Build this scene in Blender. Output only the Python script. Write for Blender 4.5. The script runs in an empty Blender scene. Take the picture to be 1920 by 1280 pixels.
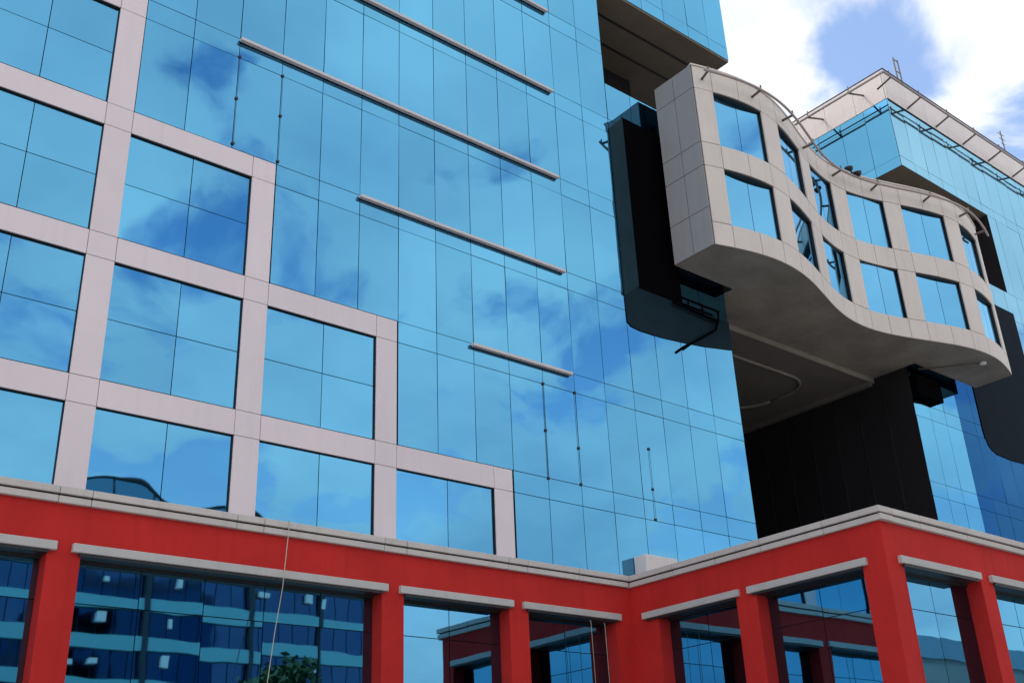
import bpy, bmesh, math, random
from mathutils import Vector, Matrix
random.seed(7)
scene = bpy.context.scene
COL = scene.collection
R = math.radians

# ------------------------------------------------------------------ camera
CAM = Vector((0.0, -22.0, 1.6))
FPX = 2055.3                                   # focal length in pixels of the 1920 px wide photograph
YAW, PIT, ROL = R(49.654), R(24.933), R(-2.557)
fwd = Vector((math.cos(YAW) * math.cos(PIT), math.sin(YAW) * math.cos(PIT), math.sin(PIT)))
rt0 = fwd.cross(Vector((0, 0, 1))).normalized()
up0 = rt0.cross(fwd)
rt = math.cos(ROL) * rt0 + math.sin(ROL) * up0
up = -math.sin(ROL) * rt0 + math.cos(ROL) * up0
cd = bpy.data.cameras.new('camera')
cd.sensor_width = 36.0
cd.lens = FPX / 1920 * 36.0
cd.clip_start, cd.clip_end = 0.1, 3000
cam = bpy.data.objects.new('camera', cd)
COL.objects.link(cam)
cam.matrix_world = Matrix(((rt.x, up.x, -fwd.x, CAM.x), (rt.y, up.y, -fwd.y, CAM.y), (rt.z, up.z, -fwd.z, CAM.z), (0, 0, 0, 1)))
scene.camera = cam

def ray(px, py):
    return rt * ((px - 960) / FPX) - up * ((py - 640) / FPX) + fwd
def on_y(px, py, y):
    r = ray(px, py)
    return CAM + r * ((y - CAM.y) / r.y)
def in_frame(p, m=60):
    v = Vector(p) - CAM
    d = v.dot(fwd)
    if d < 0.1: return False
    x, y = 960 + FPX * v.dot(rt) / d, 640 - FPX * v.dot(up) / d
    return -m < x < 1920 + m and -m < y < 1280 + m

# ------------------------------------------------------------------ sky, sun, exposure
SUN_EL, SUN_AZ = R(55), R(135)                 # azimuth counted from +X towards +Y
CLOUD_OFF = (10.54, 19.71, 17.09)
world = bpy.data.worlds.new('World')
scene.world = world
world.use_nodes = True
nt = world.node_tree
nt.nodes.clear()
N = nt.nodes.new
out = N('ShaderNodeOutputWorld'); bg = N('ShaderNodeBackground'); bg.inputs['Strength'].default_value = 0.1
sky = N('ShaderNodeTexSky'); sky.sky_type = 'NISHITA'; sky.sun_disc = False
sky.sun_elevation = SUN_EL; sky.sun_rotation = math.pi / 2 - SUN_AZ
sky.air_density = 1.0; sky.dust_density = 1.8; sky.ozone_density = 1.5
tc = N('ShaderNodeTexCoord'); sep = N('ShaderNodeSeparateXYZ')
nt.links.new(tc.outputs['Generated'], sep.inputs[0])
ab = N('ShaderNodeMath'); ab.operation = 'ABSOLUTE'; nt.links.new(sep.outputs['Z'], ab.inputs[0])
ad = N('ShaderNodeMath'); ad.operation = 'ADD'; ad.inputs[1].default_value = 0.30; nt.links.new(ab.outputs[0], ad.inputs[0])
dv = N('ShaderNodeVectorMath'); dv.operation = 'DIVIDE'
cb = N('ShaderNodeCombineXYZ')
for k in range(3): nt.links.new(ad.outputs[0], cb.inputs[k])
nt.links.new(tc.outputs['Generated'], dv.inputs[0]); nt.links.new(cb.outputs[0], dv.inputs[1])
mp = N('ShaderNodeMapping'); mp.inputs['Location'].default_value = CLOUD_OFF; mp.inputs['Scale'].default_value = (1.0, 1.0, 0.35)
nt.links.new(dv.outputs[0], mp.inputs['Vector'])
n1 = N('ShaderNodeTexNoise'); n1.inputs['Scale'].default_value = 3.7; n1.inputs['Detail'].default_value = 7; n1.inputs['Roughness'].default_value = 0.52
n1.inputs['Distortion'].default_value = 0.35
nt.links.new(mp.outputs[0], n1.inputs['Vector'])
rp = N('ShaderNodeValToRGB'); rp.color_ramp.elements[0].position = 0.365; rp.color_ramp.elements[1].position = 0.475
rp.color_ramp.interpolation = 'EASE'
nt.links.new(n1.outputs['Fac'], rp.inputs['Fac'])
n2 = N('ShaderNodeTexNoise'); n2.inputs['Scale'].default_value = 3.4; n2.inputs['Detail'].default_value = 5
nt.links.new(mp.outputs[0], n2.inputs['Vector'])
rc = N('ShaderNodeValToRGB'); rc.color_ramp.elements[0].position = 0.32; rc.color_ramp.elements[1].position = 0.66
rc.color_ramp.elements[0].color = (0.64, 0.69, 0.78, 1); rc.color_ramp.elements[1].color = (1.0, 1.0, 1.0, 1)
nt.links.new(n2.outputs['Fac'], rc.inputs['Fac'])
cs = N('ShaderNodeVectorMath'); cs.operation = 'SCALE'; cs.inputs['Scale'].default_value = 5.4
nt.links.new(rc.outputs['Color'], cs.inputs[0])
sk = N('ShaderNodeVectorMath'); sk.operation = 'SCALE'; sk.inputs['Scale'].default_value = 1.2
nt.links.new(sky.outputs[0], sk.inputs[0])
mx = N('ShaderNodeMix'); mx.data_type = 'RGBA'
hz = N('ShaderNodeMapRange'); hz.interpolation_type = 'SMOOTHSTEP'      # hazy cloud bank towards the horizon
hz.inputs['From Min'].default_value = 0.12; hz.inputs['From Max'].default_value = 0.50
hz.inputs['To Min'].default_value = 0.95; hz.inputs['To Max'].default_value = 0.0
nt.links.new(ab.outputs[0], hz.inputs['Value'])
mxm = N('ShaderNodeMath'); mxm.operation = 'MAXIMUM'
nt.links.new(rp.outputs['Color'], mxm.inputs[0]); nt.links.new(hz.outputs[0], mxm.inputs[1])
nt.links.new(mxm.outputs[0], mx.inputs['Factor'])
nt.links.new(sk.outputs[0], mx.inputs['A']); nt.links.new(cs.outputs[0], mx.inputs['B'])
nt.links.new(mx.outputs['Result'], bg.inputs['Color']); nt.links.new(bg.outputs[0], out.inputs['Surface'])

sd = bpy.data.lights.new('sun', 'SUN'); sd.energy = 0.65; sd.angle = R(14); sd.color = (1.0, 0.95, 0.88)
sun = bpy.data.objects.new('sun', sd); COL.objects.link(sun)
sdir = Vector((math.cos(SUN_EL) * math.cos(SUN_AZ), math.cos(SUN_EL) * math.sin(SUN_AZ), math.sin(SUN_EL)))
sun.rotation_euler = (-sdir).to_track_quat('-Z', 'Y').to_euler()
sun.location = (0, -40, 60)
vs = scene.view_settings
vs.view_transform = 'Standard'; vs.look = 'None'; vs.exposure = 1.35; vs.gamma = 1.0; vs.use_curve_mapping = False

# ------------------------------------------------------------------ materials
def new_mat(name):
    m = bpy.data.materials.new(name); m.use_nodes = True
    return m, m.node_tree, m.node_tree.nodes['Principled BSDF']

def surf(name, col, rough=0.7, var=0.08, scale=1.5, bump=0.0, bscale=30.0, metal=0.0, streak=0.0, spec=0.5, streakcol=None):
    """diffuse surface with blotchy variation, fine relief and optional vertical weather streaks"""
    m, t, p = new_mat(name); n = t.nodes.new; l = t.links.new
    geo = n('ShaderNodeNewGeometry')
    nz = n('ShaderNodeTexNoise'); nz.inputs['Scale'].default_value = scale; nz.inputs['Detail'].default_value = 6
    l(geo.outputs['Position'], nz.inputs['Vector'])
    oi = n('ShaderNodeObjectInfo')
    ma = n('ShaderNodeMath'); ma.operation = 'MULTIPLY_ADD'; ma.inputs[1].default_value = 0.35; l(oi.outputs['Random'], ma.inputs[0])
    l(nz.outputs['Fac'], ma.inputs[2])
    r = n('ShaderNodeMapRange'); r.inputs['From Min'].default_value = 0.3; r.inputs['From Max'].default_value = 1.05
    r.inputs['To Min'].default_value = 1 - var; r.inputs['To Max'].default_value = 1 + var
    l(ma.outputs[0], r.inputs['Value'])
    hs = n('ShaderNodeHueSaturation'); hs.inputs['Color'].default_value = (*col, 1)
    l(r.outputs[0], hs.inputs['Value'])
    last = hs.outputs['Color']
    if streak:
        mpn = n('ShaderNodeMapping'); mpn.inputs['Scale'].default_value = (5.0, 5.0, 0.35)
        l(geo.outputs['Position'], mpn.inputs['Vector'])
        sn = n('ShaderNodeTexNoise'); sn.inputs['Scale'].default_value = 1.0; sn.inputs['Detail'].default_value = 5
        l(mpn.outputs[0], sn.inputs['Vector'])
        sr = n('ShaderNodeMapRange'); sr.inputs['From Min'].default_value = 0.52; sr.inputs['From Max'].default_value = 0.78
        sr.inputs['To Max'].default_value = streak; l(sn.outputs['Fac'], sr.inputs['Value'])
        mxn = n('ShaderNodeMix'); mxn.data_type = 'RGBA'
        l(sr.outputs[0], mxn.inputs['Factor']); l(last, mxn.inputs['A'])
        sc = streakcol or tuple(c * 0.55 for c in col)
        mxn.inputs['B'].default_value = (*sc, 1)
        last = mxn.outputs['Result']
    l(last, p.inputs['Base Color'])
    p.inputs['Roughness'].default_value = rough; p.inputs['Metallic'].default_value = metal
    p.inputs['Specular IOR Level'].default_value = spec
    if bump:
        b = n('ShaderNodeBump'); b.inputs['Strength'].default_value = bump; b.inputs['Distance'].default_value = 0.02
        bn = n('ShaderNodeTexNoise'); bn.inputs['Scale'].default_value = bscale; bn.inputs['Detail'].default_value = 4
        l(geo.outputs['Position'], bn.inputs['Vector']); l(bn.outputs['Fac'], b.inputs['Height'])
        l(b.outputs[0], p.inputs['Normal'])
    return m

def mirror(name, tint, rough=0.015, wob=0.05, wscale=0.55, var=0.05, diff=0.0):
    """reflective solar-control glass: tinted mirror coating with slight roller-wave distortion"""
    m, t, p = new_mat(name); n = t.nodes.new; l = t.links.new
    oi = n('ShaderNodeObjectInfo')
    r = n('ShaderNodeMapRange'); r.inputs['To Min'].default_value = 1 - var; r.inputs['To Max'].default_value = 1 + var
    l(oi.outputs['Random'], r.inputs['Value'])
    hs = n('ShaderNodeHueSaturation'); hs.inputs['Color'].default_value = (*tint, 1); l(r.outputs[0], hs.inputs['Value'])
    l(hs.outputs[0], p.inputs['Base Color'])
    p.inputs['Metallic'].default_value = 1.0; p.inputs['Roughness'].default_value = rough
    p.inputs['Specular Tint'].default_value = (0.62, 0.85, 1.0, 1)
    geo = n('ShaderNodeNewGeometry')
    bn = n('ShaderNodeTexNoise'); bn.inputs['Scale'].default_value = wscale; bn.inputs['Detail'].default_value = 1.0
    l(geo.outputs['Position'], bn.inputs['Vector'])
    b = n('ShaderNodeBump'); b.inputs['Strength'].default_value = wob; b.inputs['Distance'].default_value = 0.1
    l(bn.outputs['Fac'], b.inputs['Height']); l(b.outputs[0], p.inputs['Normal'])
    return m

GLASS = mirror('blue_mirror_glass', (0.108, 0.350, 0.545), wob=0.034, wscale=0.8, var=0.07)
GLASSW = mirror('podium_mirror_glass', (0.11, 0.335, 0.515), wob=0.016, wscale=0.9)
GLASSD = mirror('dark_reflection_glass', (0.010, 0.070, 0.210), wob=0.02)  # darker reflection on the right block's lower bays put into the tint
GLASSB = mirror('pale_grazing_glass', (0.24, 0.44, 0.56), rough=0.05, wob=0.02)  # paler tint paints in the bright sky reflection at grazing angle
GLASSP = mirror('pod_window_glass', (0.12, 0.36, 0.58), wob=0.03)
BLACKG = surf('deep_shade_glass', (0.020, 0.018, 0.021), rough=0.22, var=0.2, scale=0.4, spec=0.5)  # deep shade of the passage and terraces put into the colour
CLAD = surf('lilac_metal_cladding', (0.70, 0.60, 0.62), rough=0.5, var=0.05, scale=0.8, streak=0.12)
PODC = surf('beige_pod_cladding', (0.61, 0.535, 0.48), rough=0.55, var=0.06, scale=1.0, streak=0.22)
PODG = surf('grey_end_cladding', (0.30, 0.29, 0.295), rough=0.6, var=0.05, streak=0.2)
PARA = surf('pale_parapet_cladding', (0.72, 0.64, 0.61), rough=0.55, var=0.05, streak=0.2)
COPE = surf('coping_stone', (0.52, 0.475, 0.445), rough=0.7, var=0.08, scale=2.5, bump=0.15, streak=0.25)
LINT = surf('lintel_stone', (0.46, 0.445, 0.43), rough=0.75, var=0.08, scale=3, bump=0.2, streak=0.2)
RED = surf('red_plaster', (0.50, 0.025, 0.022), rough=0.8, var=0.16, scale=0.9, bump=0.35, bscale=22, streak=0.55, streakcol=(0.38, 0.022, 0.018), spec=0.15)
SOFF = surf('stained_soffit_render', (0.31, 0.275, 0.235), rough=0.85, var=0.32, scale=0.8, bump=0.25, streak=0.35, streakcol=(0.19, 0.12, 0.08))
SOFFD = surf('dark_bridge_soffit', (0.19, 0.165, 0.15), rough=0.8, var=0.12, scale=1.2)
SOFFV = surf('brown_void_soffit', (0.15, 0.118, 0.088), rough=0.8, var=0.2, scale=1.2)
BLACK = surf('black_gasket', (0.012, 0.012, 0.014), rough=0.7, var=0.1)
PITCH_BLACK = surf('matt_black', (0.002, 0.002, 0.003), rough=0.95, var=0.1, spec=0.02)
DARKM = surf('dark_bronze_metal', (0.03, 0.028, 0.028), rough=0.45, var=0.1, metal=0.3)
JOINT = surf('dark_joint_core', (0.02, 0.035, 0.05), rough=0.6, var=0.1)  # dark core colour that shows through the pane joints
PIPE = surf('weathered_rail_paint', (0.36, 0.29, 0.26), rough=0.5, var=0.1, scale=5)
PIPED = surf('brown_bracket_paint', (0.12, 0.09, 0.08), rough=0.5, var=0.1, scale=5)
FINM = surf('fin_aluminium', (0.58, 0.51, 0.50), rough=0.5, var=0.04, scale=1)
ROOF = surf('roof_screed', (0.25, 0.24, 0.23), rough=0.9, var=0.15)
PAVE = surf('paving_concrete', (0.42, 0.40, 0.375), rough=0.9, var=0.2, scale=0.25, bump=0.2, bscale=6)
ROPEM = surf('rope_fibre', (0.42, 0.38, 0.30), rough=0.9, var=0.1)
WHITE = surf('white_enamel', (0.78, 0.78, 0.76), rough=0.4, var=0.03)
TEAL = surf('teal_spandrel_panel', (0.19, 0.46, 0.50), rough=0.4, var=0.08, scale=0.5)
NAVY = mirror('navy_office_glass', (0.05, 0.10, 0.20), rough=0.05, wob=0.08)
VAULT = mirror('vault_glass', (0.14, 0.26, 0.34), rough=0.15)
CONC = surf('grey_concrete', (0.30, 0.29, 0.28), rough=0.85, var=0.12, scale=0.6)
BLUEW = surf('blue_grey_render', (0.22, 0.33, 0.42), rough=0.7, var=0.1)
BARK = surf('bark', (0.09, 0.06, 0.04), rough=0.9, var=0.2, scale=6)
LEAF = surf('leaf_green', (0.055, 0.10, 0.03), rough=0.6, var=0.35, scale=1.2)

# ------------------------------------------------------------------ helpers
WLOC = {}
def empty(name, loc, label, cat, group=None):
    o = bpy.data.objects.new(name, None); COL.objects.link(o); o.location = loc
    o.empty_display_size = 0.3
    WLOC[o] = Vector(loc)
    o['label'] = label; o['category'] = cat
    if group: o['group'] = group
    return o
def link(name, mesh, mat, parent, loc=(0, 0, 0), rot=(0, 0, 0)):
    if mat and not mesh.materials: mesh.materials.append(mat)
    o = bpy.data.objects.new(name, mesh); COL.objects.link(o)
    w = Vector(loc); WLOC[o] = w
    if parent is not None:
        o.parent = parent; o.location = w - WLOC[parent]
    else: o.location = w
    o.rotation_euler = rot
    return o
CACHE = {}
def box_mesh(dx, dy, dz, mat, bev=0.0):
    k = (round(dx, 4), round(dy, 4), round(dz, 4), mat.name, bev)
    if k in CACHE: return CACHE[k]
    bm = bmesh.new(); bmesh.ops.create_cube(bm, size=1)
    bmesh.ops.scale(bm, vec=(dx, dy, dz), verts=bm.verts)
    if bev: bmesh.ops.bevel(bm, geom=bm.edges[:], offset=bev, segments=1, affect='EDGES')
    me = bpy.data.meshes.new('box'); bm.to_mesh(me); bm.free()
    me.materials.append(mat); CACHE[k] = me
    return me
def box(name, x0, x1, y0, y1, z0, z1, mat, parent=None, bev=0.0, rot=(0, 0, 0)):
    me = box_mesh(abs(x1 - x0), abs(y1 - y0), abs(z1 - z0), mat, bev)
    return link(name, me, mat, parent, ((x0 + x1) / 2, (y0 + y1) / 2, (z0 + z1) / 2), rot)
def from_bm(name, bm, mat, parent, smooth=False):
    bmesh.ops.recalc_face_normals(bm, faces=bm.faces)
    me = bpy.data.meshes.new(name); 
    c = Vector((0, 0, 0))
    for v in bm.verts: c += v.co
    c /= max(1, len(bm.verts))
    for v in bm.verts: v.co -= c
    bm.to_mesh(me); bm.free()
    if smooth:
        for p in me.polygons: p.use_smooth = True
    return link(name, me, mat, parent, c)
def add_box(bm, x0, x1, y0, y1, z0, z1):
    vs_ = [bm.verts.new(p) for p in ((x0, y0, z0), (x1, y0, z0), (x1, y1, z0), (x0, y1, z0), (x0, y0, z1), (x1, y0, z1), (x1, y1, z1), (x0, y1, z1))]
    for f in ((0, 3, 2, 1), (4, 5, 6, 7), (0, 1, 5, 4), (1, 2, 6, 5), (2, 3, 7, 6), (3, 0, 4, 7)): bm.faces.new([vs_[i] for i in f])
def add_tube(bm, pts, r, seg=8, cap=True):
    rings = []
    pts = [Vector(p) for p in pts]
    for i, p in enumerate(pts):
        a = pts[max(0, i - 1)]; b = pts[min(len(pts) - 1, i + 1)]
        d = (b - a).normalized()
        s = d.cross(Vector((0, 0, 1)))
        if s.length < 1e-3: s = d.cross(Vector((0, 1, 0)))
        s.normalize(); t = s.cross(d)
        rr = r[i] if isinstance(r, (list, tuple)) else r
        rings.append([bm.verts.new(p + (s * math.cos(2 * math.pi * k / seg) + t * math.sin(2 * math.pi * k / seg)) * rr) for k in range(seg)])
    for a, b in zip(rings, rings[1:]):
        for k in range(seg): bm.faces.new((a[k], a[(k + 1) % seg], b[(k + 1) % seg], b[k]))
    if cap:
        bm.faces.new(rings[0][::-1]); bm.faces.new(rings[-1])
def tube(name, pts, r, mat, parent=None, seg=8):
    bm = bmesh.new(); add_tube(bm, pts, r, seg)
    return from_bm(name, bm, mat, parent, smooth=True)
def structure(o):
    o['kind'] = 'structure'; return o

GAP = 0.019
def pane(parent, axis, a0, a1, z0, z1, at, mat, tilt=0.0027, bulk=None, thick=0.02, name='pane', gap=GAP):
    """one sheet of glass. axis 'x': faces -Y at y=at; axis 'y': faces -X at x=at"""
    if axis == 'x': c = ((a0 + a1) / 2, at, (z0 + z1) / 2)
    else: c = (at, (a0 + a1) / 2, (z0 + z1) / 2)
    g = gap / 2
    ok = any(in_frame(q) for q in ((c), (a0, at, z0) if axis == 'x' else (at, a0, z0), (a1, at, z1) if axis == 'x' else (at, a1, z1), (a0, at, z1) if axis == 'x' else (at, a0, z1), (a1, at, z0) if axis == 'x' else (at, a1, z0)))
    if bulk is not None and not ok:
        if axis == 'x': add_box(bulk, a0 + g, a1 - g, at, at + thick, z0 + g, z1 - g)
        else: add_box(bulk, at, at + thick, a0 + g, a1 - g, z0 + g, z1 - g)
        return None
    tx, tz = random.gauss(0, tilt), random.gauss(0, tilt)
    if axis == 'x': return box(name, a0 + g, a1 - g, at, at + thick, z0 + g, z1 - g, mat, parent, rot=(tx, 0, tz))
    return box(name, at, at + thick, a0 + g, a1 - g, z0 + g, z1 - g, mat, parent, rot=(0, tx, tz))

# ------------------------------------------------------------------ ground
bm = bmesh.new()
gv = [bm.verts.new(p) for p in ((-600, -600, 0), (600, -600, 0), (600, 600, 0), (-600, 600, 0))]; bm.faces.new(gv)
g = structure(from_bm('ground', bm, PAVE, None)); g['label'] = 'wide paved forecourt around the buildings'

# ================================================================== block A: main glass office block
PITCH = 3.79; MOD = 1.268
COLR = [7.12 + (i - 1) * PITCH for i in range(0, 5)]     # right edges of the cladding columns (index 1 = 7.12)
CW = 0.645
ZF = [10.46 + 3.487 * k for k in range(8)]                # spandrel strip bottoms; strip 0.62 high
SP = 0.62
AX1, AUX1 = 28.87, 31.35                                  # right edges: body, overhanging top floors
VZ0, VZ1, VX0 = 26.62, 31.30, 23.62                       # terrace void
A = empty('glass_office_block', (14, 6, 0), 'large blue mirror glass office block on the left with stepped lilac cladding grid', 'building')
bulkA = bmesh.new()
# solid cores behind the glass
box('core_wall', -6, VX0 - 0.03, 0.05, 14, 0, 40, JOINT, A)
box('core_wall', VX0 - 0.03, AX1 - 0.04, 0.05, 14, 0, VZ0 - 0.03, JOINT, A)
box('core_wall', VX0 - 0.03, AUX1 - 0.04, 0.05, 14, VZ1 + 0.12, 40, JOINT, A)
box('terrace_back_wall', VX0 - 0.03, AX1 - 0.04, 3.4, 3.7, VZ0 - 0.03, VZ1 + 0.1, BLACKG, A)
box('terrace_floor', VX0 - 0.02, AX1 - 0.06, 0.03, 5.0, VZ0 - 0.025, VZ0 + 0.01, ROOF, A)
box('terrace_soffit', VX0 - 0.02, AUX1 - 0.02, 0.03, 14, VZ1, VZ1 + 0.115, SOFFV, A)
for y in (1.1, 2.3):
    box('soffit_groove_strip', VX0, AUX1 - 0.05, y, y + 0.10, VZ1 - 0.02, VZ1 + 0.01, DARKM, A)
# free-standing curtain wall: module columns k, floors
stair = {0: COLR[4], 1: COLR[3], 2: COLR[2], 3: COLR[1], 4: COLR[0]}  # right limit of cladding grid per storey (storey 0 below strip 0)
edges = []
x = COLR[1]
while x < AX1 - 0.4:
    edges.append(x); x += MOD
edges[-1] = edges[-1]
edges.append(AX1)
if edges[-1] - edges[-2] < 0.5: edges.pop(-2)
uedges = [e for e in edges if e < AX1 - .1] + [AX1 + 0.0, 30.11, AUX1]
def rows_for(i0):
    pass
left_edges = [COLR[1] - MOD * k for k in range(9, 0, -1)]
alle = left_edges + edges
allu = left_edges + uedges
for si in range(0, 9):
    z0 = 8.0 if si == 0 else ZF[si - 1] + SP
    z1 = ZF[si] if si < 8 else 40.0
    lim = stair.get(si, -99)
    for row, (b0, b1) in enumerate(((z0, z1), (z1, z1 + SP))):
        if b0 >= 39.9: continue
        # right limit of the cladding grid for this row (the spandrel rows carry bands up to the column below)
        rl = lim
        for (e0, e1) in zip(alle, alle[1:]) if b0 < VZ1 - 1 else zip(allu, allu[1:]):
            if e1 <= rl + 0.05: continue
            if e0 < rl - 0.05: continue
            c0, c1 = b0, b1
            mid = (e0 + e1) / 2
            if mid > VX0 - 0.1:
                e0 = max(e0, VX0) if (b1 > VZ0 and b0 < VZ1) else e0
                if b0 < VZ0 < b1: c1 = VZ0
                elif b0 < VZ1 < b1: c0 = VZ1
                elif VZ0 <= b0 and b1 <= VZ1: continue
            elif e1 > VX0 and (b1 > VZ0 and b0 < VZ1): e1 = VX0
            if c1 - c0 < 0.1 or e1 - e0 < 0.1: continue
            pane(A, 'x', e0, e1, c0, c1, 0.0, GLASS, bulk=bulkA)
# slot between module grid and the terrace void at its left jamb
# bays inside the cladding grid
KX = (22 - 0.09) / 22.0
def fx(v): return v * KX
def fz(v): return 1.6 + (v - 1.6) * KX
for si, rl in stair.items():
    z0 = 7.9 if si == 0 else ZF[si - 1] + SP
    z1 = ZF[si]
    for ci, cr in enumerate(COLR):
        if cr + CW >= rl + 0.01 or ci + 1 >= len(COLR): continue
        b0, b1 = cr, COLR[ci + 1] - CW
        if b1 > rl: continue
        m = (b0 + b1) / 2; zm = (z0 + z1) / 2
        rows = ((z0, z1),) if si == 0 else ((z0, zm), (zm, z1))
        for r0, r1 in rows:
            for h0, h1 in ((b0 - 0.1, m), (m, b1 + 0.1)):
                pane(A, 'x', h0, h1, r0, r1, 0.0, GLASS, bulk=bulkA)
# lilac cladding panels on black sub-frames
def clad(x0, x1, z0, z1):
    x0, x1, z0, z1 = fx(x0), fx(x1), fz(z0), fz(z1)
    box('cladding_panel', x0 + 0.006, x1 - 0.006, -0.09, -0.055, z0 + 0.006, z1 - 0.006, CLAD, A, bev=0.005, rot=(random.gauss(0, .0008), 0, random.gauss(0, .0008)))
    box('panel_subframe', x0 - 0.003, x1 + 0.003, -0.054, 0.03, z0 - 0.003, z1 + 0.003, BLACK, A)
for ci, cr in enumerate(COLR):
    if ci == 0 and False: continue
    top = {0: 4, 1: 3, 2: 2, 3: 1, 4: 0}.get(ci - 0, None)
    # column ci reaches the strip where stair[...] == cr
    for si, rl in stair.items():
        if abs(rl - cr) < 0.01: top = si
    if top is None: continue
    for si in range(0, top + 1):
        z0 = 7.9 if si == 0 else ZF[si - 1] + SP
        clad(cr - CW, cr, z0, ZF[si])            # shaft
        clad(cr - CW, cr, ZF[si], ZF[si] + SP)   # crossing piece
        # band to the left of this crossing
        l0 = cr - PITCH
        clad(l0, cr - CW, ZF[si], ZF[si] + SP)
# horizontal sun fins
for zf, xs in ((14.50, 17.23), (17.985, 13.46), (21.48, 9.67), (24.95, 5.88), (28.44, 5.88)):
    b_ = box('sun_fin', xs * 0.996, 21.0 * 0.996, -0.15, -0.03, zf - 0.055, zf + 0.035, FINM, A, bev=0.008)
    box('fin_bracket', xs * 0.996 + .05, 21.0 * 0.996 - .05, -0.03, 0.01, zf - 0.05, zf - 0.01, BLACK, A)
# small dark glazing clamps along a few mullions
for X, zs in ((9.67, (20.95, 19.6, 18.2)), (10.94, (20.92, 19.6, 18.15)), (19.8, (13.95, 12.5, 11.07)), (21.05, (13.95, 12.2, 11.1)), (24.05, (12.75, 11.45, 10.5))):
    for z in zs:
        box('glazing_clamp', X - 0.04, X + 0.04, -0.04, 0.0, z - 0.04, z + 0.04, DARKM, A, bev=0.01)
    tube('retaining_cable', [(X, -0.03, zs[0]), (X, -0.03, zs[-1])], 0.006, DARKM, A, seg=5)
if len(bulkA.verts):
    o = from_bm('upper_glazing', bulkA, GLASS, A); o['kind'] = 'stuff'
# flat black panel over the glass where the pod joins
box('black_junction_panel', 24.32, 26.45, -0.03, 0.06, 18.45, 25.4, PITCH_BLACK, A)
# dark teal surround panel round the pod junction
TEALD = surf('dark_teal_panel', (0.013, 0.036, 0.050), rough=0.6, var=0.2, spec=0.06)
TEALA = surf('shaded_teal_panel', (0.008, 0.022, 0.032), rough=0.6, var=0.2, spec=0.05)  # same teal darkened, paints the shade of an underside on a flat panel
NAVYD = surf('navy_black_panel', (0.007, 0.013, 0.022), rough=0.7, var=0.2, spec=0.04)
def poly_panel(name, pts, y0, y1, mat, parent):
    bm = bmesh.new()
    f = [bm.verts.new((x, y0, z)) for x, z in pts]; b = [bm.verts.new((x, y1, z)) for x, z in pts]
    bm.faces.new(f); bm.faces.new(b[::-1])
    for k in range(len(pts)): bm.faces.new((f[k], b[k], b[(k + 1) % len(pts)], f[(k + 1) % len(pts)]))
    return from_bm(name, bm, mat, parent)
poly_panel('junction_cheek', [(23.6, 24.62), (24.31, 25.36), (24.31, 18.52), (23.6, 17.96)], -0.05, 0.03, TEALD, A)
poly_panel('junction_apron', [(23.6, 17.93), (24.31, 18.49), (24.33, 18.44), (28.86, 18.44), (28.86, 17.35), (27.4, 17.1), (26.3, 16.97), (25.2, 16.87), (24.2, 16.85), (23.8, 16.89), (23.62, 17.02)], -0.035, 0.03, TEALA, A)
def on_a(px, py, y=-0.16): return on_y(px, py, y)
tube('gantry_bar', [on_a(1262, 566), on_a(1346, 603)], 0.05, PITCH_BLACK, A, seg=6)
tube('gantry_bar', [on_a(1264, 552), on_a(1348, 585)], 0.04, PITCH_BLACK, A, seg=6)
for px_, pa_, pb_ in ((1263, 551, 567), (1290, 563, 579), (1317, 574, 591), (1346, 584, 604)):
    tube('gantry_strut', [on_a(px_, pa_), on_a(px_ + 1, pb_)], 0.035, PITCH_BLACK, A, seg=6)
tube('gantry_arm', [on_a(1345, 603), on_a(1342, 618), on_a(1294, 645), on_a(1280, 655)], 0.05, PITCH_BLACK, A, seg=6)
# inner side wall to the passage
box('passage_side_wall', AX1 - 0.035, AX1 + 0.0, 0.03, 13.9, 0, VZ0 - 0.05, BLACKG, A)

# ================================================================== block B: right-hand glass block
BX0, BUX0, BX1 = 40.6, 44.24, 66.0
BVX1 = 52.25
PZ0, PZ1 = 35.3, 37.05
B = empty('right_glass_block', (52, 6, 0), 'blue mirror glass block at right behind the curved pod with a railed parapet', 'building')
bulkB = bmesh.new()
box('core_wall', BX0 + 0.05, BX1, 0.05, 14, 0, VZ0 - 0.03, JOINT, B)
box('core_wall', BVX1 + 0.05, BX1, 0.05, 14, VZ0 - 0.03, VZ1 + 0.12, JOINT, B)
box('core_wall', BUX0 + 0.05, BX1, 0.05, 14, VZ1 + 0.12, PZ1 - 0.2, JOINT, B)
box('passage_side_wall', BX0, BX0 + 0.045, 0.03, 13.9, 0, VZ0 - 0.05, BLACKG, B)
for y in (1.3, 2.6, 3.9, 5.2, 6.5, 7.8):
    box('mullion', BX0 - 0.03, BX0 + 0.001, y - 0.02, y + 0.02, 0, VZ0 - 0.06, DARKM, B)
box('terrace_floor', BX0 + 0.06, BVX1 + 0.04, 0.06, 5.0, VZ0 - 0.025, VZ0 + 0.01, ROOF, B)
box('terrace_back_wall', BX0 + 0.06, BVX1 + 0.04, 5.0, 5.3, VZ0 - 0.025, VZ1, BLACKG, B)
box('terrace_soffit', BUX0 + 0.03, BVX1 + 0.04, 0.03, 13.9, VZ1, VZ1 + 0.115, SOFFV, B)
bx = [BX0, 41.8, 43.0, BUX0]
while bx[-1] < BX1 - 0.5: bx.append(bx[-1] + MOD)
zrows = [8.0]
for z in ZF:
    for q in (z, z + SP): zrows.append(q)
zl = [z for z in zrows if z < VZ0 - 0.3] + [VZ0]
DARKTOP = ZF[3] + SP                                       # deep blue reflection tint up to here right of the corner strip
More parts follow.
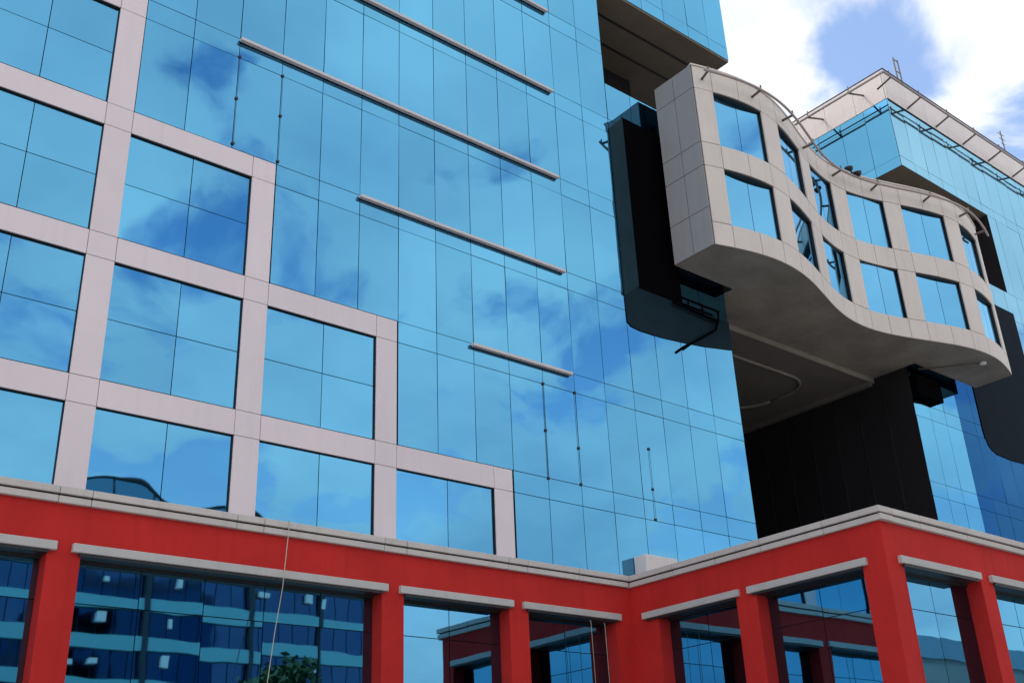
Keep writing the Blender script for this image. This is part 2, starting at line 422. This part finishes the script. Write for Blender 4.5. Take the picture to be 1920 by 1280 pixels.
for e0, e1 in zip(bx, bx[1:]):
    for q0, q1 in zip(zl, zl[1:]):
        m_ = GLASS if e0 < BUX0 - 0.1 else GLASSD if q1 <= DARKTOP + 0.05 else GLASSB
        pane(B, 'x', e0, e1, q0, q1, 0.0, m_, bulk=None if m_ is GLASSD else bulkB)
ur = [VZ1, VZ1 + 0.55, 34.75, PZ0]
ux = [BUX0]
while ux[-1] < BX1 - 0.5: ux.append(ux[-1] + MOD / 2 * 2)
for e0, e1 in zip(ux, ux[1:]):
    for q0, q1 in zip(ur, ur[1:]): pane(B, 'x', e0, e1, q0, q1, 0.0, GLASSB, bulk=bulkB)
    if e0 > BVX1 - 0.6:
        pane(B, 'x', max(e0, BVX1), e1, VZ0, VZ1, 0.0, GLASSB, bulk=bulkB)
for k in range(9):
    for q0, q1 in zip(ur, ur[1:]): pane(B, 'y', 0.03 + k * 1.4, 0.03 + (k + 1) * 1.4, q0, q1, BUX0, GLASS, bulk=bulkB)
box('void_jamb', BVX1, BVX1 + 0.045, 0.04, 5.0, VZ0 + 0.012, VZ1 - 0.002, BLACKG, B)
poly_panel('junction_panel', [(46.1, 25.4), (46.1, 17.9), (46.14, 17.5), (46.28, 17.15), (46.5, 16.97), (46.9, 16.86), (48.3, 16.80), (52.25, 17.0), (52.25, 25.4)], -0.035, 0.03, NAVYD, B)
if len(bulkB.verts):
    o = from_bm('outer_glazing', bulkB, GLASS, B); o['kind'] = 'stuff'
# parapet cladding
x = BUX0 - 0.02
while x < BX1 - 0.2:
    box('parapet_panel', x + 0.008, min(x + 1.9, BX1) - 0.008, -0.03, 0.05, PZ0 + 0.01, PZ1, PARA, B, bev=0.006); x += 1.9
for k in range(8):
    box('parapet_panel', BUX0 - 0.03, BUX0 + 0.05, 0.065 + k * 1.75, 0.05 + (k + 1) * 1.75, PZ0 + 0.01, PZ1, PARA, B, bev=0.006)
box('parapet_groove', BUX0 + .02, BX1, -0.045, 0.0, PZ0 - 0.045, PZ0 + 0.004, DARKM, B)
box('roof', BUX0 + 0.06, BX1, 0.06, 14, PZ1 - 0.2, PZ1 - 0.1, ROOF, B)
# stand-off rail round the parapet
RZ = 35.70
tube('rail', [(BX1, -0.86, RZ), (42.75, -0.86, RZ)], 0.055, PIPE, B)
tube('rail', [(42.75, -0.91, RZ), (42.75, 13.5, RZ)], 0.055, PIPE, B)
tube('rail', [(BX1, -0.80, RZ + 0.28), (42.82, -0.80, RZ + 0.28)], 0.035, PIPED, B)
tube('rail', [(42.82, -0.82, RZ + 0.28), (42.82, 13.5, RZ + 0.28)], 0.035, PIPED, B)
x = 43.4
while x < BX1:
    tube('bracket', [(x, -0.86, RZ - 0.02), (x, -0.02, PZ0 + 0.15)], 0.05, PIPED, B, seg=6)
    tube('bracket_post', [(x, -0.83, RZ), (x, -0.80, RZ + 0.42)], 0.03, PIPED, B, seg=6); x += 2.68
for k in range(5):
    y = 1.2 + k * 2.5
    tube('bracket', [(42.75, y, RZ - 0.02), (BUX0 - 0.02, y, PZ0 + 0.9)], 0.05, PIPED, B, seg=6)
    tube('bracket_post', [(42.78, y, RZ), (42.82, y, RZ + 0.42)], 0.03, PIPED, B, seg=6)

# ================================================================== link bridge over the passage
LB = empty('link_bridge', (34.7, 6, 0), 'dark underside of the link bridge over the black passage between the glass blocks', 'bridge')
box('bridge_body', AX1 + 0.01, BX0 - 0.01, 1.62, 12, 19.62, VZ0 + 0.3, JOINT, LB)
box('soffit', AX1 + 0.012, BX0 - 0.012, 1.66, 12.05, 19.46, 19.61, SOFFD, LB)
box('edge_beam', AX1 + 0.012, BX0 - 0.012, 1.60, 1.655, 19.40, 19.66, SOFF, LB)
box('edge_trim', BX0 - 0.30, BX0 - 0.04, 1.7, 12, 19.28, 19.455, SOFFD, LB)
def rrect(x0, x1, y0, y1, r, z, n=8):
    pts = []
    for cx, cy, a0 in ((x1 - r, y1 - r, 0), (x0 + r, y1 - r, 90), (x0 + r, y0 + r, 180), (x1 - r, y0 + r, 270)):
        for k in range(n + 1):
            a = R(a0 + 90 * k / n); pts.append((cx + r * math.cos(a), cy + r * math.sin(a), z))
    pts.append(pts[0]); return pts
tube('ceiling_ring', rrect(31.0, 38.5, 3.2, 7.2, 1.6, 19.43), 0.07, SOFF, LB, seg=6)
box('passage_dark_screen', AX1, BX0, 13.95, 14.2, 0, 40 - 13.2, BLACK, LB)  # added unseen wall, closes the passage so its glass reflects dark

# ================================================================== wavy pod
PX0, PX1, ZB, ZT = 25.85, 45.47, 19.62, 27.05
def wy(x): return -2.048 + 0.71 * math.cos(2 * math.pi * (x - 35.55) / 13.7)
def wn(x):
    d = -0.71 * 2 * math.pi / 13.7 * math.sin(2 * math.pi * (x - 35.55) / 13.7)
    n = Vector((d, -1.0, 0)); n.normalize(); return n
def wp(x, off, z):
    n = wn(x); return Vector((x, wy(x), z)) + n * off
POD = empty('curved_link_pod', (35.6, -2, ZB), 'wavy beige clad pod with two rows of windows bridging the glass blocks', 'bridge pod')
def curved_patch(name, x0, x1, z0, z1, o0, o1, mat, parent, n=None):
    """curved slab between offsets o0 (inner) and o1 (outer)"""
    n = n or max(2, int((x1 - x0) / 0.22))
    bm = bmesh.new(); ring = []
    for i in range(n + 1):
        xx = x0 + (x1 - x0) * i / n
        ring.append([bm.verts.new(wp(xx, o1, z0)), bm.verts.new(wp(xx, o1, z1)), bm.verts.new(wp(xx, o0, z1)), bm.verts.new(wp(xx, o0, z0))])
    for a, b in zip(ring, ring[1:]):
        for k in range(4): bm.faces.new((a[k], b[k], b[(k + 1) % 4], a[(k + 1) % 4]))
    bm.faces.new(ring[0][::-1]); bm.faces.new(ring[-1])
    return from_bm(name, bm, mat, parent)
WIN = [(26.6, 28.93), (30.04, 32.12), (33.22, 35.15), (36.18, 38.22), (39.1, 41.5), (42.6, 44.75)]
ROWS = [(20.50, 22.77), (23.74, 26.06)]
J = 0.012
# cladding tiles: three bands
def band_edges():
    e = [PX0]
    for w0, w1 in WIN:
        e += [w0, (w0 + w1) / 2, w1]
    e.append(PX1); return e
be = band_edges()
for z0, z1 in ((ZB, 20.50), (22.77, 23.74), (26.06, ZT)):
    for e0, e1 in zip(be, be[1:]):
        curved_patch('cladding_tile', e0 + J, e1 - J, z0 + J, z1 - J, -0.05, random.gauss(0, .002), PODC, POD)
pe = [PX0] + [v for w in WIN for v in w] + [PX1]
for z0, z1 in ROWS:
    for i in range(0, len(pe), 2):
        curved_patch('cladding_tile', pe[i] + J, pe[i + 1] - J, z0 + J, z1 - J, -0.05, random.gauss(0, .002), PODC, POD)
# backing shell behind the tiles (bands and piers)
for z0, z1 in ((ZB + .01, 20.47), (22.80, 23.71), (26.09, ZT - .01)):
    curved_patch('backing_wall', PX0 + .02, PX1 - .02, z0, z1, -0.40, -0.052, BLACK, POD)
for z0, z1 in ROWS:
    for i in range(0, len(pe), 2):
        curved_patch('backing_wall', pe[i] + (.03 if i else .02), pe[i + 1] - .03, z0 - .028, z1 + .028, -0.40, -0.053, BLACK, POD)
# windows: pane pairs set back in a dark reveal
for z0, z1 in ROWS:
    for w0, w1 in WIN:
        f = curved_patch('window', w0, w1, z1 - .04, z1 + .027, -0.36, -0.056, DARKM, POD, n=8)
        curved_patch('sill', w0, w1, z0 - .027, z0 + .02, -0.36, -0.056, DARKM, f, n=8)
        m = (w0 + w1) / 2
        for h0, h1 in ((w0 + .01, m - .012), (m + .012, w1 - .01)):
            pb = bmesh.new()
            pa, pb_ = wp(w0, -0.13, 0), wp(w1, -0.13, 0)
            ch = lambda u, z: Vector((*(pa + (pb_ - pa) * ((u - w0) / (w1 - w0))).xy, z))
            q = [ch(h0, z0), ch(h1, z0), ch(h1, z1), ch(h0, z1)]
            nn = (q[1] - q[0]).cross(Vector((0, 0, 1))).normalized()
            fv = [pb.verts.new(p) for p in q]; bv = [pb.verts.new(p - nn * 0.03) for p in q]
            pb.faces.new(fv); pb.faces.new(bv[::-1])
            for k in range(4): pb.faces.new((fv[k], bv[k], bv[(k + 1) % 4], fv[(k + 1) % 4]))
            from_bm('pane', pb, GLASSP, f)
# end walls
YB = -0.42
for z0, z1 in ((ZB, 21.1), (21.1, 22.77), (22.77, 23.74), (23.74, 26.06), (26.06, ZT)):
    ym = -1.32
    for y0, y1 in ((wy(PX0) + .03, ym), (ym, YB)):
        box('end_panel', PX0 - 0.045, PX0 - 0.005, y0 + J, y1 - J, z0 + J, z1 - J, PODG, POD)
box('end_wall', PX0 - 0.004, PX0 + 0.25, wy(PX0) + .06, YB - .01, ZB + .01, ZT - .01, BLACK, POD)
box('end_wall', PX1 - 0.2, PX1, wy(PX1) + 0.05, YB, ZB + .01, ZT - .01, PODG, POD)
box('back_wall', PX0 + 0.26, PX1 - .21, YB - 0.12, YB, ZB + .01, ZT - .01, BLACK, POD)
# soffit sheet follows the wave
bm = bmesh.new(); st = []
xs = [PX0 + (PX1 - PX0) * i / 90 for i in range(91)]
for X in xs: st.append(X)
for X in (AX1 + .01, BX0 - .01): st += [X, X + 1e-4]
st = sorted(st)
def yback(X): return 1.595 if AX1 + .005 < X < BX0 - .01 + 5e-5 and X > AX1 + .01 + 5e-5 else YB
tp = []
for X in st:
    yf = wy(X) + 0.012
    tp.append((bm.verts.new((X, yf, ZB - .004)), bm.verts.new((X, yback(X), ZB - .004)), bm.verts.new((X, yback(X), ZB + .008)), bm.verts.new((X, yf, ZB + .008))))
for a, b in zip(tp, tp[1:]):
    for k in range(4): bm.faces.new((a[k], b[k], b[(k + 1) % 4], a[(k + 1) % 4]))
bm.faces.new(tp[0][::-1]); bm.faces.new(tp[-1])
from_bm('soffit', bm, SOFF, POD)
curved_patch('roof_flashing', PX0 - .05, PX1 + .02, ZT - .002, ZT + .06, -0.4, 0.035, PODC, POD, n=80)
bm = bmesh.new(); tp = []
for X in xs: tp.append((bm.verts.new((X, wy(X) + .1, ZT - .05)), bm.verts.new((X, YB, ZT - .05))))
for a, b in zip(tp, tp[1:]): bm.faces.new((a[0], b[0], b[1], a[1]))
from_bm('roof_deck', bm, ROOF, POD)
# dark necks that tie the pod to the blocks
box('neck', 26.5, AX1 - .05, YB + .002, -0.032, ZB + .3, 26.2, BLACK, POD)
box('neck', BX0 + .3, 44.6, YB + .002, -0.004, ZB + .3, 26.2, BLACK, POD)
# stand-off rail with arms
RO, RZP = 0.45, 26.55
tube('rail', [wp(PX0 + .2 + (PX1 - 0.1 - PX0) * i / 110, RO, RZP) for i in range(111)], 0.05, PIPE, POD)
for X in (26.2, 28.5, 30.6, 32.75, 35.4, 37.7, 40.4, 42.9, 45.0):
    tube('rail_arm', [wp(X, -0.02, RZP - .05), wp(X, RO, RZP)], 0.05, PIPED, POD, seg=6)
    tube('rail_post', [wp(X, RO, RZP), wp(X, RO, RZP + .2)], 0.03, PIPED, POD, seg=6)
# conduit and bulkhead lamp under the soffit
tube('conduit', [(42.9, -2.05, ZB - .05), (41.9, -0.9, ZB - .05), (41.2, -0.2, ZB - .05)], 0.035, SOFFV, POD, seg=6)
bm = bmesh.new(); bmesh.ops.create_uvsphere(bm, u_segments=12, v_segments=8, radius=0.16)
for v in bm.verts: v.co.z = v.co.z * 0.5 + ZB - .05; v.co.x += 43.0; v.co.y += -2.15
from_bm('bulkhead_lamp', bm, WHITE, POD, smooth=True)
box('reflection_box', BX0 + .02, 42.5, -0.35, -0.005, 18.25, 19.2, PITCH_BLACK, POD, bev=0.02)  # added dark box standing in for a reflection in the glass

# floodlight pair clamped to the pod rail
FL = empty('twin_floodlight', wp(36.15, RO, RZP), 'small black twin floodlight clamped on the pod rail', 'floodlight')
c = wp(36.15, RO, RZP)
tube('stem', [c, c + Vector((0, 0, .32))], 0.03, BLACK, FL, seg=6)
tube('crossbar', [c + Vector((-.3, -.05, .16)), c + Vector((.3, .05, .16))], 0.03, BLACK, FL, seg=6)
for s in (-1, 1):
    bm = bmesh.new(); p = c + Vector((s * .3, -.05, .2))
    add_tube(bm, [p + Vector((0, .12, .06)), p, p + Vector((0, -.14, -.1))], [0.06, 0.10, 0.13], 10)
    from_bm('lamp_head', bm, BLACK, FL, smooth=True)

# ================================================================== red podium
YR, YG = -0.38, 0.02              # left wall face, its glass
XW, XG = 22.30, 22.72             # wing side face, its glass
YW, YWG = -8.49, -8.07            # wing front face, its glass
ZO, ZL0, ZL1, ZC = 7.20, 7.225, 7.40, 8.165
WXE = 60.0
PD = empty('red_podium', (20, -4, 0), 'red plastered podium with stone coping and square mirror windows at the foot of the towers', 'podium')
# left wall
left_open = [(3.1, 6.42), (7.06, 14.05), (14.66, 17.88), (18.51, 21.64)]
wing_open = [(-4.08, -1.36), (-7.85, -4.73)]            # y ranges (near corner to outer)
right_open = [(22.97, 26.37), (26.97, 30.4), (31.0, 34.4), (35.0, 38.4), (39, 42.4)]
TH = 0.40
box('fascia', -6, XW, YR, YR + TH, ZO, ZC, RED, PD)
xs_ = [-6] + [v for o in left_open for v in o] + [XW]
for i in range(0, len(xs_), 2): box('pier', xs_[i], xs_[i + 1], YR, YR + TH + .15, 0, ZO, RED, PD)
# wing side wall (faces -X)
box('fascia', XW, XW + TH, YW, YR + TH, ZO, ZC, RED, PD)
ys_ = [YW, -7.85, -4.73, -4.08, -1.36, YR + TH]
for i in range(0, len(ys_), 2): box('pier', XW + (0.0 if i < 4 else .0), XW + TH + .15, ys_[i], ys_[i + 1], 0, ZO, RED, PD)
# wing front wall (faces -Y)
box('fascia', XW + TH, WXE, YW, YW + TH, ZO, ZC, RED, PD)
xr = [XW + TH + .15] + [v for o in right_open for v in o] + [WXE]
for i in range(0, len(xr), 2): box('pier', xr[i], xr[i + 1], YW, YW + TH + .15, 0, ZO, RED, PD)
# head reveals, windows, lintels
def window(axis, a0, a1, at, nsplit, trans=6.35):
    z0, z1 = 0.9, ZO
    if axis == 'x':
        w = box('window', a0, a1, at + .03, at + .09, z0, z1, BLACK, PD)
        box('frame_head', a0, a1, at - .05, at + .028, z1 - .07, z1, DARKM, w)
        box('plinth', a0 + .002, a1 - .002, YR + .05 if at > -2 else YW + .05, at + .3, 0, z0, RED, PD)
    else:
        w = box('window', at + .03, at + .09, a0, a1, z0, z1, BLACK, PD)
        box('frame_head', at - .05, at + .028, a0, a1, z1 - .07, z1, DARKM, w)
        box('plinth', XW + .05, at + .3, a0 + .002, a1 - .002, 0, z0, RED, PD)
    for i in range(nsplit):
        h0 = a0 + (a1 - a0) * i / nsplit; h1 = a0 + (a1 - a0) * (i + 1) / nsplit
        for r0, r1 in ((z0, 3.6), (3.6, trans), (trans, z1 - .07)):
            pane(w, axis, h0, h1, r0, r1, at, GLASSW, tilt=0.0014, gap=0.02)
for (a0, a1), ns in zip(left_open, (2, 5, 2, 2)): window('x', a0, a1, YG, ns)
for a0, a1 in wing_open: window('y', a0, a1, XG, 2)
for a0, a1 in right_open: window('x', a0, a1, YWG, 2)
def lintel(axis, a0, a1, at):
    if axis == 'x': o = box('lintel', a0, a1, at - 0.10, at + 0.02, ZL0, ZL1, LINT, PD, bev=0.012); box('drip_strip', a0 + .14, a1 - .14, at - .06, at + TH, ZO - .03, ZL0 - .002, DARKM, o)
    else: o = box('lintel', at - 0.10, at + 0.02, a0, a1, ZL0, ZL1, LINT, PD, bev=0.012); box('drip_strip', at - .06, at + TH, a0 + .14, a1 - .14, ZO - .03, ZL0 - .002, DARKM, o)
for a0, a1 in ((2.9, 6.57), (6.87, 14.18), (14.52, 17.98), (18.31, 21.80)): lintel('x', a0, a1, YR)
for a0, a1 in ((-4.22, -0.82), (-8.0, -4.50)): lintel('y', a0, a1, XW)
for a0, a1 in ((22.78, 26.3), (26.8, 30.3), (30.9, 34.3), (34.9, 38.3), (38.9, 42.3)): lintel('x', a0, a1, YW)
# two-course coping, stone by stone
def cope(axis, cuts, face, sgn=1):
    for a0, a1 in zip(cuts, cuts[1:]):
        for z0, z1, pr in ((ZC + .003, 8.305, 0.09), (8.342, 8.488, 0.12)):
            j = 0.006; d = random.gauss(0, .003)
            if axis == 'x': box('coping_stone', a0 + j, a1 - j, face - pr + d, face + 0.42, z0, z1, COPE, PD, bev=0.01)
            else: box('coping_stone', face - pr + d, face + 0.42, a0 + j, a1 - j, z0, z1, COPE, PD, bev=0.01)
cl = [-4.5]
for cr in COLR: cl += [cr - CW, cr]
cl += [20.3, XW - .125]
cl = [c for c in cl if c > -5]
cope('x', sorted(cl), YR)
cope('y', [YW - .12, -7.0, -5.1, -3.6, -2.1, YR + .42], XW)
cope('x', [XW + .43, 23.9, 26.0, 28.2, 30.2, 32.4, 34.6, 37, 40, 44, 48, 52, 56, 60], YW)
box('coping_groove', -4.4, XW + .05, YR - .04, YR + .38, 8.30, 8.345, PITCH_BLACK, PD)
box('coping_groove', XW - .04, XW + .38, YW + .002, YR - .045, 8.30, 8.345, PITCH_BLACK, PD)
box('coping_groove', XW + .385, WXE, YW - .04, YW + .38, 8.30, 8.345, PITCH_BLACK, PD)
box('roof_deck', XW + .43, WXE, YW + .43, -0.01, 7.9, 8.1, ROOF, PD)
box('inner_wall', XW + .9, WXE, YWG + .3, YWG + .5, 0, 7.85, BLACK, PD)
box('inner_wall', XW + .9, XW + 1.1, YWG + .5, -.1, 0, 7.85, BLACK, PD)
# stub upstand on the wing roof
SB = box('roof_upstand', 22.95, 24.3, -0.5, -0.005, 8.102, 9.22, PARA, None, bev=0.02)
SB['label'] = 'small pinkish roof upstand poking above the podium coping by the glass'; SB['category'] = 'upstand'

# ================================================================== loose things
def hang(name, pts, r, mat, label, cat, group=None):
    o = tube(name, pts, r, mat, None, seg=6); o['label'] = label; o['category'] = cat
    if group: o['group'] = group
    return o
p0 = on_y(543, 985, -0.52); p1 = on_y(530, 1100, -0.62); p2 = on_y(501, 1280, -0.85)
p3 = p2 + (p2 - p1) * 1.6; p3.z = 0.02
hang('hanging_rope', [Vector((p0.x, -0.3, 8.50)), Vector((p0.x, -0.52, 8.495)), p1, (p1 + p2) / 2 + Vector((-.02, -.01, 0)), p2, p3], 0.010, ROPEM, 'thin pale rope hanging down over the wide podium window', 'rope')
for k, (px, py) in enumerate(((1108, 1165), (1134, 1170))):
    a = on_y(px, py, -0.50)
    hang('hanging_wire', [a + Vector((0, .03, 0.05)), a, a + Vector((0.03, 0, -2.5)), Vector((a.x + .05, a.y, 0.01))], 0.008, ROPEM, ('left' if k == 0 else 'right') + ' of two thin wires hanging below the lintel beside the inner corner', 'wire', 'wires hanging by the inner corner')
for k, (X, Y, H, lab) in enumerate(((47.95, 1.0, 3.4, 'twin pole roof mast standing behind the parapet corner'), (59.4, 1.0, 3.4, 'short thin roof antenna near the right edge of the parapet'))):
    b0 = PZ1 - .1
    AN = empty('roof_mast' if k == 0 else 'roof_antenna', (X, Y, b0), lab, 'mast' if k == 0 else 'antenna')
    if k == 0:
        tube('pole', [(X, Y, b0), (X - .02, Y, b0 + H)], 0.045, PIPED, AN, seg=6)
        tube('pole', [(X + .42, Y, b0), (X + .40, Y, b0 + H)], 0.045, PIPED, AN, seg=6)
        for q in range(4): tube('rung', [(X - .02, Y, b0 + .9 + .8 * q), (X + .42, Y, b0 + .9 + .8 * q)], 0.03, PIPED, AN, seg=6)
    else:
        tube('pole', [(X, Y, b0), (X + .05, Y, b0 + H)], 0.04, PIPED, AN, seg=6)
        for q in range(3): tube('element', [(X - .4 + q * .08, Y, b0 + H - .3 - q * .35), (X + .5 - q * .08, Y, b0 + H - .2 - q * .35)], 0.02, PIPED, AN, seg=6)

# ================================================================== surroundings seen in the glass
OB = empty('opposite_office', (30, -66, 0), 'navy glass office with teal bands opposite, seen mirrored in the podium windows', 'building')
OX0, OX1, OY = 2.0, 55.0, -60.0
box('core', OX0, OX1, -78, OY - .3, 0, 26.3, JOINT, OB)
zf = 1.2; k = 0
while zf < 24:
    box('spandrel_band', OX0, OX1, OY - .35, OY + .12, zf, zf + .95, TEAL, OB)
    x = OX0
    while x < OX1 - .5:
        w_ = 4.0 if x < 17.9 else 1.325
        box('pane', x + .04, x + w_ - .04, OY - .28, OY - .22, zf + .96, zf + 3.0, NAVY, OB, rot=(random.gauss(0, .006), 0, random.gauss(0, .006)))
        x += w_
    zf += 3.02; k += 1
for X in (8, 17, 26, 32.2, 41, 47, 54.6): box('pilaster', X - .18, X + .18, OY - .3, OY + .2, 0, 26.2, JOINT, OB)
box('roof_edge', OX0 - .2, OX1 + .2, OY - .6, OY + .3, 26.2, 26.45, CONC, OB)
for X, zq in ((28.6, 21.3), (28.4, 18.2), (34.4, 21.2), (34.0, 18.1), (33.6, 15.2), (28.2, 15.1), (26.6, 15.0), (45.3, 21.3), (47.0, 21.1), (46.0, 15.1), (41.5, 21.5)):
    box('air_conditioner', X, X + random.choice((.35, .55, .7)), OY - .2, OY + .25, zq, zq + random.choice((.4, .8, 1.0)), WHITE, OB, bev=.03)
def vault(x0, x1, zb, h, y0, y1):
    n = 14
    bm = bmesh.new(); rg = []
    for i in range(n + 1):
        t = i / n; X = x0 + (x1 - x0) * t; Z = zb + h * math.sin(math.pi * t) ** .8
        rg.append((bm.verts.new((X, y0, Z)), bm.verts.new((X, y1, Z)), bm.verts.new((X, y0, zb - .3)), bm.verts.new((X, y1, zb - .3))))
    for a, b in zip(rg, rg[1:]):
        bm.faces.new((a[0], b[0], b[1], a[1])); bm.faces.new((a[0], a[2], b[2], b[0])); bm.faces.new((a[1], b[1], b[3], a[3]))
    v = from_bm('roof_vault', bm, VAULT, OB)
    tube('vault_rim', [(x0 + (x1 - x0) * i / n, y1 + .05, zb + h * max(0, math.sin(math.pi * i / n)) ** .8) for i in range(n + 1)], .12, DARKM, v, seg=6)
    for q in (3, 7, 11):
        X = x0 + (x1 - x0) * q / n
        tube('vault_rib', [(X, y1 + .05, zb), (X, y1 + .05, zb + h * math.sin(math.pi * q / n) ** .8)], .09, DARKM, v, seg=6)
vault(23.5, 34.5, 26.5, 3.0, -74, OY - .2)
vault(33.9, 43.0, 26.5, 2.2, -74, OY - .2)

LBG = empty('low_blue_building', (85, -46, 0), 'low blue grey building mirrored in the podium windows at right', 'building')
box('wall', 66, 120, -58, -40, 0, 13.6, CONC, LBG)
box('parapet_band', 65.8, 120.2, -58.2, -39.8, 13.6, 15.2, BLUEW, LBG)
for i in range(14):
    box('window', 68 + i * 3.6, 70.2 + i * 3.6, -40.0, -39.93, 9.6, 11.6, NAVY, LBG)

def tree(x, y, h, cr, label, n=2600, seed=0, group='trees on the forecourt'):
    rnd = random.Random(seed)
    t = empty('tree', (x, y, 0), label, 'tree', group)
    bm = bmesh.new()
    add_tube(bm, [(x, y, -.1), (x + .1, y, h * .3), (x - .05, y + .1, h * .62)], [h * .028, h * .021, h * .010], 8)
    tips = []
    for k in range(9):
        a = k * 2.4; z0 = h * (.32 + .035 * k); r = cr * rnd.uniform(.55, .95)
        e = Vector((x + r * math.cos(a), y + r * math.sin(a), z0 + h * rnd.uniform(.16, .34)))
        add_tube(bm, [(x, y, z0), ((x + e.x) / 2, (y + e.y) / 2, (z0 + e.z) / 2 + .1 * r), e], [h * .011, h * .008, h * .003], 5)
        tips.append(e)
    from_bm('trunk', bm, BARK, t, smooth=True)
    tips += [Vector((x + rnd.uniform(-.5, .5) * cr, y + rnd.uniform(-.5, .5) * cr, h * rnd.uniform(.55, .92))) for _ in range(12)]
    lb = bmesh.new()
    for i in range(n):
        c = rnd.choice(tips); s = cr * .42
        p = c + Vector((rnd.gauss(0, s * .5), rnd.gauss(0, s * .5), rnd.gauss(0, s * .42)))
        d = Vector((rnd.gauss(0, 1), rnd.gauss(0, 1), rnd.gauss(0, 1))).normalized(); e = d.orthogonal().normalized()
        L = rnd.uniform(.14, .30)
        lb.faces.new([lb.verts.new(q) for q in (p - d * L, p + e * L * .45, p + d * L, p - e * L * .45)])
    from_bm('crown', lb, LEAF, t)
tree(25.4, -27, 10.4, 1.9, 'leafy tree mirrored in the wide podium window', 3200, 3)
for i, (X, Y, H, C_) in enumerate(((80, -62, 18, 4), (88, -61, 17.2, 3.6), (97, -63, 19.5, 4.4))):
    tree(X, Y, H, C_, ('left', 'middle', 'right')[i] + ' one of three trees standing behind the low blue building', 2400, 20 + i)
